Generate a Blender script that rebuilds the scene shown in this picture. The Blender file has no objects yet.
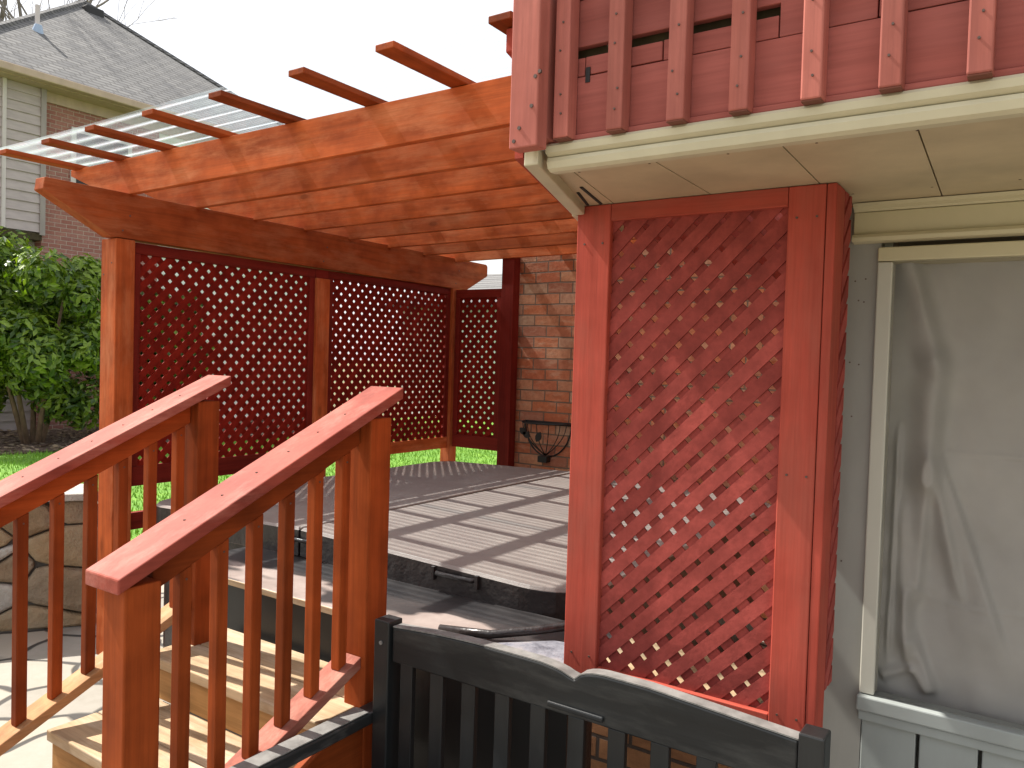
import bpy, bmesh, math, random
from mathutils import Vector, Matrix, noise as mnoise
random.seed(7)
S = bpy.context.scene
COL = S.collection

# ------------------------------------------------------------------ camera, light, exposure
cam = bpy.data.cameras.new('camera'); cam.sensor_width = 36; cam.lens = 27.88
cam.clip_start = 0.05; cam.clip_end = 500
co = bpy.data.objects.new('camera', cam); COL.objects.link(co)
R = Matrix(((0.8275, -0.04166, 0.55992), (0.56068, 0.00835, -0.82799), (0.02982, 0.9991, 0.03027)))
co.matrix_world = Matrix.Translation((0, 0, 1.7)) @ R.to_4x4()
S.camera = co

SUN_DIR = Vector((-0.80, -0.078, 1.0)).normalized()      # towards the sun
w = bpy.data.worlds.new('World'); S.world = w; w.use_nodes = True
nt = w.node_tree; nt.nodes.clear()
out = nt.nodes.new('ShaderNodeOutputWorld'); bg = nt.nodes.new('ShaderNodeBackground')
sky = nt.nodes.new('ShaderNodeTexSky'); sky.sky_type = 'NISHITA'; sky.sun_disc = False
sky.sun_elevation = math.asin(SUN_DIR.z); sky.sun_rotation = math.atan2(SUN_DIR.x, SUN_DIR.y)
sky.dust_density = 4.0; sky.air_density = 1.0
hs = nt.nodes.new('ShaderNodeMixRGB'); hs.inputs[0].default_value = 0.75     # thin bright cloud over the blue
hs.inputs[2].default_value = (4.3, 4.3, 4.3, 1)
nt.links.new(sky.outputs[0], hs.inputs[1]); nt.links.new(hs.outputs[0], bg.inputs[0])
bg.inputs[1].default_value = 0.15
nt.links.new(bg.outputs[0], out.inputs[0])
sl = bpy.data.lights.new('sun', 'SUN'); sl.energy = 5.0; sl.angle = math.radians(0.55); sl.color = (1, 0.95, 0.87)
so = bpy.data.objects.new('sun', sl); COL.objects.link(so); so.rotation_euler = SUN_DIR.to_track_quat('Z', 'Y').to_euler()
S.view_settings.view_transform = 'Standard'; S.view_settings.look = 'None'
S.view_settings.exposure = 0.92; S.view_settings.gamma = 1
S.cycles.max_bounces = 8; S.cycles.transparent_max_bounces = 24; S.cycles.diffuse_bounces = 5
S.cycles.use_denoising = True

# ------------------------------------------------------------------ materials
MATS = {}
class NT:
    def __init__(s, name):
        m = bpy.data.materials.new(name); m.use_nodes = True; s.m = m; s.t = m.node_tree
        s.b = s.t.nodes['Principled BSDF']; s.out = s.t.nodes['Material Output']; MATS[name] = m
    def n(s, k, **kw):
        x = s.t.nodes.new(k)
        for a, v in kw.items(): setattr(x, a, v)
        return x
    def l(s, a, b): s.t.links.new(a, b)
    def coords(s, scale, rnd=0.0, rot=(0, 0, 0)):
        tc = s.n('ShaderNodeTexCoord'); mp = s.n('ShaderNodeMapping')
        mp.inputs['Scale'].default_value = scale; mp.inputs['Rotation'].default_value = rot
        if rnd:
            oi = s.n('ShaderNodeObjectInfo'); mu = s.n('ShaderNodeVectorMath', operation='ADD')
            ml = s.n('ShaderNodeMath', operation='MULTIPLY'); ml.inputs[1].default_value = rnd
            s.l(oi.outputs['Random'], ml.inputs[0]); s.l(tc.outputs['Object'], mu.inputs[0]); s.l(ml.outputs[0], mu.inputs[1])
            s.l(mu.outputs[0], mp.inputs[0])
        else: s.l(tc.outputs['Object'], mp.inputs[0])
        return mp.outputs[0]
    def noise(s, vec, scale, detail=5, rough=0.6):
        x = s.n('ShaderNodeTexNoise'); x.inputs['Scale'].default_value = scale
        x.inputs['Detail'].default_value = detail; x.inputs['Roughness'].default_value = rough
        s.l(vec, x.inputs['Vector']); return x.outputs['Fac']
    def ramp(s, fac, stops):
        x = s.n('ShaderNodeValToRGB'); e = x.color_ramp.elements
        while len(e) < len(stops): e.new(0.5)
        for i, (p, c) in enumerate(stops):
            e[i].position = p; e[i].color = (c if isinstance(c, tuple) else (c, c, c)) + (1,)
        s.l(fac, x.inputs[0]); return x.outputs[0]
    def mix(s, f, a, b, mode='MIX'):
        x = s.n('ShaderNodeMixRGB', blend_type=mode)
        for i, v in enumerate((f, a, b)):
            if isinstance(v, (int, float)): x.inputs[i].default_value = v if i == 0 else (v, v, v, 1)
            elif isinstance(v, tuple): x.inputs[i].default_value = v + (1,)
            else: s.l(v, x.inputs[i])
        return x.outputs[0]
    def bump(s, h, strength=0.3, dist=0.01):
        x = s.n('ShaderNodeBump'); x.inputs['Strength'].default_value = strength; x.inputs['Distance'].default_value = dist
        s.l(h, x.inputs['Height']); s.l(x.outputs[0], s.b.inputs['Normal'])
    def base(s, c): s.l(c, s.b.inputs['Base Color'])

def mulc(c, k): return tuple(min(1, v * k) for v in c)

def wood(name, col, axis, worn=None, rough=0.68, knots=True, var=0.22, contrast=0.34, spec=0.12, blotch=(0.78, 0.72, 0.70)):
    """stained or painted boards, grain along axis"""
    t = NT(name)
    sc = [26.0, 26.0, 26.0]; sc[axis] = 1.3
    v = t.coords(tuple(sc), rnd=7.3)
    g = t.noise(v, 1.0, 6, 0.65)
    c1 = t.ramp(g, [(0.30, mulc(col, 1 - contrast)), (0.5, col), (0.72, mulc(col, 1 + contrast * 0.6))])
    v2 = t.coords((1, 1, 1), rnd=11.7)
    bl = t.noise(v2, 5.0, 3, 0.6)
    c2 = t.mix(t.ramp(bl, [(0.35, 0.0), (0.7, 1.0)]), c1, t.mix(1.0, c1, blotch, 'MULTIPLY'))
    if worn:
        sp = [9.0, 9.0, 9.0]; sp[axis] = 2.2
        wn = t.noise(t.coords(tuple(sp), rnd=3.1), 1.0, 7, 0.7)
        c2 = t.mix(t.ramp(wn, [(0.48, 0.0), (0.68, 0.85)]), c2, worn)
    if knots:
        ks = [9.0, 9.0, 9.0]; ks[axis] = 3.4
        vo = t.n('ShaderNodeTexVoronoi'); vo.inputs['Scale'].default_value = 0.62
        t.l(t.coords(tuple(ks), rnd=5.9), vo.inputs['Vector'])
        k = t.ramp(vo.outputs['Distance'], [(0.06, 1.0), (0.085, 0.45), (0.15, 0.0)])
        c2 = t.mix(t.mix(1.0, k, (0.65, 0.65, 0.65), 'MULTIPLY'), c2, mulc(col, 0.35))
    fs = [150.0, 150.0, 150.0]; fs[axis] = 5.0
    fg = t.noise(t.coords(tuple(fs), rnd=2.0), 1.0, 3, 0.6)
    c2 = t.mix(t.ramp(fg, [(0.42, 0.0), (0.68, 0.28)]), c2, mulc(col, 0.5))
    oi = t.n('ShaderNodeObjectInfo')
    mr = t.n('ShaderNodeMapRange'); mr.inputs[3].default_value = 1 - var; mr.inputs[4].default_value = 1 + var
    t.l(oi.outputs['Random'], mr.inputs[0])
    cmb = t.n('ShaderNodeCombineColor')
    for i in range(3): t.l(mr.outputs[0], cmb.inputs[i])
    c3 = t.mix(1.0, c2, cmb.outputs[0], 'MULTIPLY')
    t.base(c3); t.b.inputs['Roughness'].default_value = rough; t.b.inputs['Specular IOR Level'].default_value = spec
    t.bump(g, 0.35, 0.002)
    return t.m

CED = (0.50, 0.108, 0.028)      # pergola stain
CEDW = (0.52, 0.17, 0.07)
for i, a in enumerate('xyz'):
    wood('cedar_' + a, CED, i, worn=CEDW, contrast=0.3, blotch=(0.62, 0.54, 0.50), var=0.28)
    wood('rail_' + a, (0.33, 0.066, 0.014), i, blotch=(0.62, 0.60, 0.62), var=0.28)
    wood('redpanel_' + a, (0.44, 0.078, 0.052), i, var=0.08, contrast=0.24, worn=(0.34, 0.08, 0.055))
    wood('deckpaint_' + a, (0.47, 0.155, 0.12), i, knots=False, var=0.12, contrast=0.2, worn=(0.33, 0.105, 0.085))
    wood('boardpaint_' + a, (0.40, 0.12, 0.098), i, knots=False, var=0.12, contrast=0.2, worn=(0.32, 0.10, 0.083))  # balcony boards in duller red, the shade behind the pickets put into the colour
    wood('oxblood_' + a, (0.20, 0.020, 0.012), i, var=0.1, knots=False)
wood('handrail', (0.36, 0.08, 0.054), 1, blotch=(0.66, 0.60, 0.62), worn=(0.45, 0.165, 0.125), knots=True, var=0.05, rough=0.55, contrast=0.2)
wood('railtop', (0.36, 0.12, 0.085), 1, worn=(0.46, 0.24, 0.18), knots=False, var=0.05)
wood('tread_x', (0.45, 0.325, 0.20), 0, worn=(0.53, 0.44, 0.33), blotch=(0.7, 0.66, 0.62), var=0.06, knots=False)
wood('tanrail', (0.46, 0.24, 0.11), 1, worn=(0.52, 0.34, 0.2), knots=False, var=0.05)
wood('riser_x', (0.40, 0.22, 0.085), 0, var=0.1)
wood('charcoal_x', (0.011, 0.013, 0.0145), 0, knots=False, var=0.12, rough=0.42, worn=(0.055, 0.055, 0.052), spec=0.4)
wood('charcoal_z', (0.015, 0.017, 0.018), 2, knots=False, var=0.12, rough=0.42, spec=0.5)
wood('charcoal_y', (0.03, 0.032, 0.033), 1, knots=False, var=0.12, rough=0.33, spec=0.8, worn=(0.22, 0.21, 0.20))
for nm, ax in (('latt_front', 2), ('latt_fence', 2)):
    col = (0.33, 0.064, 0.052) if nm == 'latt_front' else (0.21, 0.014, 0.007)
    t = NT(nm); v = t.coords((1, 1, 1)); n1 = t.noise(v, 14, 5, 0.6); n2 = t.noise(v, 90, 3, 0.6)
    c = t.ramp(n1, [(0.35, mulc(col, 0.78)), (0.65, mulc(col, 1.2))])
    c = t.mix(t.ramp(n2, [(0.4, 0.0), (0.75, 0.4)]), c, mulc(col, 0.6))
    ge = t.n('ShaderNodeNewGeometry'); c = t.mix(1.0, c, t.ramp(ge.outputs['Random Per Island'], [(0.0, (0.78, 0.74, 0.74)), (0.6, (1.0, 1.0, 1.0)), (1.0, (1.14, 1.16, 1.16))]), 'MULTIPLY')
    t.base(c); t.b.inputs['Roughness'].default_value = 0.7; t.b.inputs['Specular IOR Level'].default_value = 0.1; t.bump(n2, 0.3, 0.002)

def paint(name, col, rough=0.5, scale=6.0, amt=0.10, spots=False, streak=True):
    t = NT(name); v = t.coords((1, 1, 0.35 if streak else 1)); n1 = t.noise(v, scale, 5, 0.6); n2 = t.noise(t.coords((1, 1, 1)), 120, 2, 0.5)
    c = t.ramp(n1, [(0.3, mulc(col, 1 - amt)), (0.7, mulc(col, 1 + amt))])
    if spots:
        vo = t.n('ShaderNodeTexVoronoi'); vo.inputs['Scale'].default_value = 16; t.l(t.coords((1, 1, 1)), vo.inputs['Vector'])
        c = t.mix(t.ramp(vo.outputs['Distance'], [(0.07, 0.7), (0.10, 0.0)]), c, (0.06, 0.05, 0.045))
    t.base(c); t.b.inputs['Roughness'].default_value = rough; t.bump(n2, 0.12, 0.001); return t.m
paint('housepaint', (0.31, 0.305, 0.28), amt=0.12, spots=False)
paint('skirtpaint', (0.30, 0.325, 0.315), amt=0.10)
paint('trimpaint', (0.55, 0.50, 0.33), amt=0.06)
paint('sashpaint', (0.52, 0.51, 0.44), amt=0.05)
paint('soffitpaint', (0.50, 0.41, 0.26), amt=0.13, streak=False)
paint('fasciapaint', (0.54, 0.49, 0.34), amt=0.08)
paint('black_metal', (0.012, 0.011, 0.010), rough=0.5)
paint('dark_gap', (0.02, 0.017, 0.013), rough=0.9)
paint('shaded_endgrain', (0.17, 0.055, 0.035), rough=0.9)
paint('moss_wood', (0.06, 0.045, 0.02), rough=0.9, amt=0.4, scale=20)
paint('white_trim', (0.60, 0.54, 0.52))
paint('greytrim', (0.31, 0.265, 0.245))
paint('gutter_tan', (0.47, 0.35, 0.255))
paint('lit_edge_and_bolt', (0.20, 0.195, 0.185), rough=0.38, amt=0.35, scale=18)  # pale tone for painted sunlit bench edges, also used on the bolts
paint('charred', (0.02, 0.02, 0.02), rough=0.5)
paint('screw', (0.10, 0.06, 0.045), rough=0.5)

def bricks(name, axis, cols, mortar, sc=1.0, bw=0.23, rh=0.086):
    t = NT(name)
    tc = t.n('ShaderNodeTexCoord'); sp = t.n('ShaderNodeSeparateXYZ'); cb = t.n('ShaderNodeCombineXYZ')
    t.l(tc.outputs['Object'], sp.inputs[0]); t.l(sp.outputs[axis], cb.inputs[0]); t.l(sp.outputs[2], cb.inputs[1])
    # a little waviness of the courses
    nz = t.n('ShaderNodeTexNoise'); nz.inputs['Scale'].default_value = 3; t.l(cb.outputs[0], nz.inputs['Vector'])
    ad = t.n('ShaderNodeMixRGB', blend_type='LINEAR_LIGHT'); ad.inputs[0].default_value = 0.008
    t.l(cb.outputs[0], ad.inputs[1]); t.l(nz.outputs['Color'], ad.inputs[2])
    br = t.n('ShaderNodeTexBrick'); br.inputs['Scale'].default_value = sc
    br.inputs['Brick Width'].default_value = bw; br.inputs['Row Height'].default_value = rh
    br.inputs['Mortar Size'].default_value = 0.006; br.inputs['Mortar Smooth'].default_value = 0.3
    br.inputs['Color1'].default_value = (0, 0, 0, 1); br.inputs['Color2'].default_value = (1, 1, 1, 1)
    br.inputs['Mortar'].default_value = (0.5, 0.5, 0.5, 1)
    t.l(ad.outputs[0], br.inputs['Vector'])
    c = t.ramp(br.outputs['Color'], [(i / max(1, len(cols) - 1), k) for i, k in enumerate(cols)])
    v = t.coords((1, 1, 1)); n = t.noise(v, 28, 6, 0.7)
    c = t.mix(t.ramp(n, [(0.35, 0.0), (0.7, 0.55)]), c, mulc(cols[0], 0.55))
    fl = t.noise(t.coords((1, 1, 3)), 7, 4, 0.7); c = t.mix(t.ramp(fl, [(0.5, 0.0), (0.7, 0.5)]), c, cols[-1]); c = t.mix(br.outputs['Fac'], c, mortar); t.base(c); t.b.inputs['Roughness'].default_value = 0.85
    inv = t.n('ShaderNodeInvert'); t.l(br.outputs['Fac'], inv.inputs[1])
    t.bump(t.mix(0.35, inv.outputs[0], n), 0.9, 0.012); return t.m
BC = [(0.56, 0.16, 0.065), (0.66, 0.22, 0.09), (0.44, 0.17, 0.10), (0.70, 0.34, 0.18), (0.60, 0.18, 0.08), (0.60, 0.40, 0.26)]
bricks('brick_back', 0, BC, (0.22, 0.15, 0.10)); bricks('brick_side', 1, BC, (0.22, 0.15, 0.10))
bricks('brick_base', 0, [(0.22, 0.09, 0.035), (0.30, 0.13, 0.05)], (0.05, 0.03, 0.02), bw=0.2, rh=0.066)
bricks('brick_far', 1, [(0.34, 0.13, 0.10), (0.42, 0.20, 0.16), (0.30, 0.12, 0.10)], (0.50, 0.40, 0.34))
bricks('brick_far_x', 0, [(0.34, 0.13, 0.10), (0.42, 0.20, 0.16), (0.30, 0.12, 0.10)], (0.50, 0.40, 0.34))

# roof shingles (rows follow z)
t = NT('shingles'); tc = t.n('ShaderNodeTexCoord'); sp = t.n('ShaderNodeSeparateXYZ'); cb = t.n('ShaderNodeCombineXYZ')
t.l(tc.outputs['Object'], sp.inputs[0]); t.l(sp.outputs[1], cb.inputs[0]); t.l(sp.outputs[2], cb.inputs[1])
br = t.n('ShaderNodeTexBrick'); br.inputs['Scale'].default_value = 1; br.inputs['Brick Width'].default_value = 0.32; br.inputs['Row Height'].default_value = 0.10
br.inputs['Mortar Size'].default_value = 0.016; br.inputs['Color1'].default_value = (0.10, 0.10, 0.105, 1); br.inputs['Color2'].default_value = (0.185, 0.18, 0.175, 1)
br.inputs['Mortar'].default_value = (0.05, 0.048, 0.046, 1); t.l(cb.outputs[0], br.inputs['Vector'])
n = t.noise(t.coords((1, 1, 1)), 9, 6, 0.7); c = t.mix(t.ramp(n, [(0.3, 0.0), (0.7, 0.35)]), br.outputs[0], (0.22, 0.215, 0.21)); t.base(c)
t.b.inputs['Roughness'].default_value = 0.9
inv = t.n('ShaderNodeInvert'); t.l(br.outputs['Fac'], inv.inputs[1]); t.bump(inv.outputs[0], 0.8, 0.03)

def lap(name, col):
    t = NT(name); n = t.noise(t.coords((1, 1, 4)), 3, 5, 0.6)
    t.base(t.ramp(n, [(0.3, mulc(col, 0.88)), (0.7, mulc(col, 1.1))])); t.b.inputs['Roughness'].default_value = 0.6
lap('siding_grey', (0.45, 0.38, 0.37)); lap('siding_pale', (0.74, 0.76, 0.68))

# ground covers
t = NT('lawn'); v = t.coords((1, 1, 1)); a = t.noise(v, 1.3, 5, 0.6); b_ = t.noise(v, 40, 4, 0.7)
c = t.ramp(a, [(0.3, (0.13, 0.125, 0.055)), (0.7, (0.20, 0.19, 0.09))]); c = t.mix(t.ramp(b_, [(0.4, 0.0), (0.7, 0.6)]), c, (0.12, 0.14, 0.05))
t.base(c); t.b.inputs['Roughness'].default_value = 0.9; t.bump(b_, 1.0, 0.03)
t = NT('greenlawn'); v = t.coords((1, 1, 1)); a = t.noise(v, 2.5, 5, 0.6)
t.base(t.ramp(a, [(0.3, (0.07, 0.19, 0.012)), (0.7, (0.15, 0.30, 0.02))])); t.b.inputs['Roughness'].default_value = 0.9
t = NT('blade'); oi = t.noise(t.coords((1, 1, 1)), 25, 2, 0.5)
t.base(t.ramp(oi, [(0.3, (0.11, 0.26, 0.012)), (0.7, (0.24, 0.42, 0.03))])); t.b.inputs['Roughness'].default_value = 0.6
t = NT('mulch'); v = t.coords((1, 1, 1)); a = t.noise(v, 22, 6, 0.75)
t.base(t.ramp(a, [(0.35, (0.07, 0.045, 0.03)), (0.55, (0.16, 0.10, 0.07)), (0.7, (0.30, 0.22, 0.17))])); t.b.inputs['Roughness'].default_value = 0.95; t.bump(a, 1, 0.05)

t = NT('flagstone'); v = t.coords((1, 1, 1))
vo = t.n('ShaderNodeTexVoronoi', feature='DISTANCE_TO_EDGE'); vo.inputs['Scale'].default_value = 2.3
wz = t.n('ShaderNodeTexNoise'); wz.inputs['Scale'].default_value = 1.7; t.l(v, wz.inputs['Vector'])
ll = t.n('ShaderNodeMixRGB', blend_type='LINEAR_LIGHT'); ll.inputs[0].default_value = 0.14; t.l(v, ll.inputs[1]); t.l(wz.outputs['Color'], ll.inputs[2])
t.l(ll.outputs[0], vo.inputs['Vector'])
vc = t.n('ShaderNodeTexVoronoi'); vc.inputs['Scale'].default_value = 2.3; t.l(ll.outputs[0], vc.inputs['Vector'])
joint = t.ramp(vo.outputs['Distance'], [(0.022, 1.0), (0.045, 0.0)])
sc_ = t.ramp(vc.outputs['Color'], [(0.0, (0.21, 0.195, 0.165)), (1.0, (0.35, 0.305, 0.235))])
n = t.noise(v, 7, 7, 0.7); sc_ = t.mix(t.ramp(n, [(0.35, 0.0), (0.75, 0.5)]), sc_, (0.36, 0.33, 0.29))
t.base(t.mix(joint, sc_, (0.035, 0.03, 0.025))); t.b.inputs['Roughness'].default_value = 0.75
inv = t.n('ShaderNodeInvert'); t.l(joint, inv.inputs[1]); t.bump(t.mix(0.3, inv.outputs[0], n), 0.6, 0.012)

def stonemat(name, a, b, c):
    t = NT(name); v = t.coords((1, 1, 1), rnd=4.0); n = t.noise(v, 9, 7, 0.7); m = t.noise(v, 2.2, 3, 0.5)
    k = t.mix(t.ramp(m, [(0.38, 0.0), (0.6, 1.0)]), t.ramp(n, [(0.3, mulc(a, 0.6)), (0.7, a)]), t.ramp(n, [(0.3, b), (0.7, c)]))
    t.base(k); t.b.inputs['Roughness'].default_value = 0.85; t.bump(n, 1.0, 0.035)
stonemat('stone_ochre', (0.40, 0.27, 0.14), (0.26, 0.19, 0.11), (0.36, 0.29, 0.20))
stonemat('stone_brown', (0.30, 0.20, 0.11), (0.20, 0.15, 0.10), (0.33, 0.26, 0.18))
stonemat('stone_grey', (0.46, 0.43, 0.38), (0.34, 0.31, 0.27), (0.50, 0.46, 0.40))
paint('mortar', (0.09, 0.08, 0.07), rough=0.95, amt=0.3)

# vinyl cover
t = NT('vinyl'); v = t.coords((1, 1, 1)); n = t.noise(v, 5, 5, 0.6); f = t.noise(v, 220, 2, 0.5)
t.base(t.ramp(n, [(0.3, (0.235, 0.185, 0.165)), (0.7, (0.30, 0.245, 0.215))])); t.b.inputs['Roughness'].default_value = 0.5
t.bump(t.mix(0.15, n, f), 0.35, 0.02)
t = NT('vinyl_skirt'); v = t.coords((1, 1, 1)); n = t.noise(v, 8, 4, 0.6)
t.base(t.ramp(n, [(0.3, (0.018, 0.014, 0.014)), (0.7, (0.04, 0.032, 0.03))])); t.b.inputs['Roughness'].default_value = 0.32; t.bump(n, 0.6, 0.02)
t = NT('surround'); v = t.coords((1, 1, 1)); n = t.noise(v, 6, 6, 0.65)  # sun glare patches and shade beside the tub are painted into this colour
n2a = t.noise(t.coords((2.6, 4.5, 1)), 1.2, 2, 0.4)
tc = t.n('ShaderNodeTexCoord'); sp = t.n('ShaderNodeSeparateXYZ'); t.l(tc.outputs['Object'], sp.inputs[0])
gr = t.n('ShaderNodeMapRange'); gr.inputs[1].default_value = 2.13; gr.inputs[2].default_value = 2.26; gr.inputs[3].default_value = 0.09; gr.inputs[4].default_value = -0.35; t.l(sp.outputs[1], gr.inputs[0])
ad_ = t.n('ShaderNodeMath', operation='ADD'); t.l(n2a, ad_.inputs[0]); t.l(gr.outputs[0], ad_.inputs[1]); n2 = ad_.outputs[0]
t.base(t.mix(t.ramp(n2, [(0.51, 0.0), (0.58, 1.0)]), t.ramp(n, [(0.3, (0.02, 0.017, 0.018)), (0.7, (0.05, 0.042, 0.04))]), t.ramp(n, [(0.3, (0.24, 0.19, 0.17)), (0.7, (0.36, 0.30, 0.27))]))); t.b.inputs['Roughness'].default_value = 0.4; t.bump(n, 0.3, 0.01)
t = NT('slate'); v = t.coords((1, 1, 1)); n = t.noise(v, 14, 6, 0.7)
t.base(t.ramp(n, [(0.3, (0.10, 0.10, 0.12)), (0.5, (0.22, 0.22, 0.25)), (0.7, (0.34, 0.30, 0.28))])); t.b.inputs['Roughness'].default_value = 0.45; t.bump(n, 0.5, 0.01)

# curtain cloth
t = NT('cloth'); v = t.coords((1, 1, 1)); n = t.noise(v, 4, 5, 0.6); wv = t.noise(t.coords((300, 300, 300)), 1, 1, 0.5)
t.base(t.ramp(n, [(0.3, (0.40, 0.395, 0.38)), (0.7, (0.49, 0.48, 0.46))])); t.b.inputs['Roughness'].default_value = 0.9; t.bump(wv, 0.15, 0.001)
# window glass
t = NT('glass'); tr = t.n('ShaderNodeBsdfTransparent'); gl = t.n('ShaderNodeBsdfGlossy'); gl.inputs['Roughness'].default_value = 0.03
fr = t.n('ShaderNodeFresnel'); fr.inputs[0].default_value = 1.12; mx = t.n('ShaderNodeMixShader'); tr.inputs[0].default_value = (0.94, 0.93, 0.92, 1)
t.l(fr.outputs[0], mx.inputs[0]); t.l(tr.outputs[0], mx.inputs[1]); t.l(gl.outputs[0], mx.inputs[2]); t.l(mx.outputs[0], t.out.inputs[0])
# clear corrugated roofing: sees through, milky where the sheet is met edge-on
t = NT('clear_sheet'); tr = t.n('ShaderNodeBsdfTransparent'); tr.inputs[0].default_value = (0.82, 0.91, 0.95, 1)
df = t.n('ShaderNodeBsdfTranslucent'); df.inputs[0].default_value = (0.80, 0.87, 0.92, 1)
d2 = t.n('ShaderNodeBsdfDiffuse'); d2.inputs[0].default_value = (0.55, 0.68, 0.78, 1)
gl = t.n('ShaderNodeBsdfGlossy'); gl.inputs['Roughness'].default_value = 0.12
lw = t.n('ShaderNodeLayerWeight'); lw.inputs[0].default_value = 0.35
m0 = t.n('ShaderNodeMixShader'); m0.inputs[0].default_value = 0.5; t.l(df.outputs[0], m0.inputs[1]); t.l(d2.outputs[0], m0.inputs[2])
m2 = t.n('ShaderNodeMixShader'); m2.inputs[0].default_value = 0.25; t.l(m0.outputs[0], m2.inputs[1]); t.l(gl.outputs[0], m2.inputs[2])
rp = t.ramp(lw.outputs['Facing'], [(0.15, 0.0), (0.18, 0.08), (0.235, 0.66), (0.30, 0.35), (0.42, 0.15), (0.56, 0.70), (0.64, 0.35), (0.75, 0.8), (1.0, 0.95)])
m1 = t.n('ShaderNodeMixShader'); t.l(rp, m1.inputs[0]); t.l(tr.outputs[0], m1.inputs[1]); t.l(m2.outputs[0], m1.inputs[2])
t.l(m1.outputs[0], t.out.inputs[0])
# foliage
def leafmat(name, a, b):
    t = NT(name); n = t.noise(t.coords((1, 1, 1)), 3.0, 4, 0.7)
    c = t.ramp(n, [(0.3, a), (0.7, b)]); t.base(c); t.b.inputs['Roughness'].default_value = 0.38
    tl = t.n('ShaderNodeBsdfTranslucent'); mx = t.n('ShaderNodeMixShader'); mx.inputs[0].default_value = 0.3
    t.l(t.mix(1.0, c, (1.5, 1.6, 0.5), 'MULTIPLY'), tl.inputs[0]); t.l(t.b.outputs[0], mx.inputs[1]); t.l(tl.outputs[0], mx.inputs[2]); t.l(mx.outputs[0], t.out.inputs[0])
leafmat('leaf', (0.09, 0.17, 0.015), (0.27, 0.36, 0.04)); leafmat('leaf_dark', (0.03, 0.07, 0.012), (0.09, 0.15, 0.025))
paint('bark', (0.20, 0.13, 0.08), rough=0.9, amt=0.4, scale=14)
paint('bark_grey', (0.20, 0.18, 0.16), rough=0.9, amt=0.3, scale=10)
paint('blue_grey', (0.35, 0.45, 0.6))

# ------------------------------------------------------------------ mesh helpers
def box(bm, x0, x1, y0, y1, z0, z1):
    vs = [bm.verts.new((x, y, z)) for x in (x0, x1) for y in (y0, y1) for z in (z0, z1)]
    for f in ((0, 1, 3, 2), (4, 6, 7, 5), (0, 4, 5, 1), (2, 3, 7, 6), (0, 2, 6, 4), (1, 5, 7, 3)): bm.faces.new([vs[i] for i in f])
    return bm
def prism(bm, poly, axis, a, b):
    """extrude a 2D polygon along axis (0: poly=(y,z), 1: (x,z), 2: (x,y))"""
    def P(p, k): return ((k, p[0], p[1]), (p[0], k, p[1]), (p[0], p[1], k))[axis]
    A = [bm.verts.new(P(p, a)) for p in poly]; B = [bm.verts.new(P(p, b)) for p in poly]; n = len(poly)
    bm.faces.new(A); bm.faces.new(B[::-1])
    for i in range(n): bm.faces.new([A[i], B[i], B[(i + 1) % n], A[(i + 1) % n]])
    return bm
def tube(bm, pts, r, seg=8, r2=None):
    pts = [Vector(p) for p in pts]; rings = []
    for i, p in enumerate(pts):
        d = (pts[min(i + 1, len(pts) - 1)] - pts[max(i - 1, 0)]).normalized()
        u = d.orthogonal().normalized() if abs(d.z) > .9 else d.cross(Vector((0, 0, 1))).normalized(); v = d.cross(u)
        rr = r if r2 is None else r + (r2 - r) * i / (len(pts) - 1)
        rings.append([bm.verts.new(p + rr * (math.cos(k * 2 * math.pi / seg) * u + math.sin(k * 2 * math.pi / seg) * v)) for k in range(seg)])
    for a, b in zip(rings, rings[1:]):
        for k in range(seg): bm.faces.new([a[k], a[(k + 1) % seg], b[(k + 1) % seg], b[k]])
    bm.faces.new(rings[0][::-1]); bm.faces.new(rings[-1]); return bm
def obj(name, bm, mat, parent=None, bevel=0.0, smooth=False, label=None, kind=None, mats=None):
    bmesh.ops.recalc_face_normals(bm, faces=bm.faces)
    me = bpy.data.meshes.new(name); bm.to_mesh(me); bm.free()
    for m in (mats or [mat]): me.materials.append(MATS[m])
    # origin at the mesh centre keeps per-object texture offsets sensible
    o = bpy.data.objects.new(name, me); COL.objects.link(o)
    if smooth:
        for p in me.polygons: p.use_smooth = True
    if bevel:
        md = o.modifiers.new('bevel', 'BEVEL'); md.width = bevel; md.segments = 2; md.limit_method = 'ANGLE'; md.angle_limit = math.radians(40)
    if parent:
        o.parent = parent
        o.location = -Vector(parent_world(parent))
    if label: o['label'] = label
    if kind: o['kind'] = kind
    return o
def parent_world(o):
    v = Vector(o.location); p = o.parent
    while p: v = v + Vector(p.location); p = p.parent
    return v
def thing(name, label, cat, loc=(0, 0, 0), group=None):
    o = bpy.data.objects.new(name, None); COL.objects.link(o); o.location = loc; o.empty_display_size = 0.1
    o['label'] = label; o['category'] = cat
    if group: o['group'] = group
    return o
def B(name, mat, parent, x0, x1, y0, y1, z0, z1, bevel=0.003, label=None):
    return obj(name, box(bmesh.new(), x0, x1, y0, y1, z0, z1), mat, parent, bevel=bevel, label=label)

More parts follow.
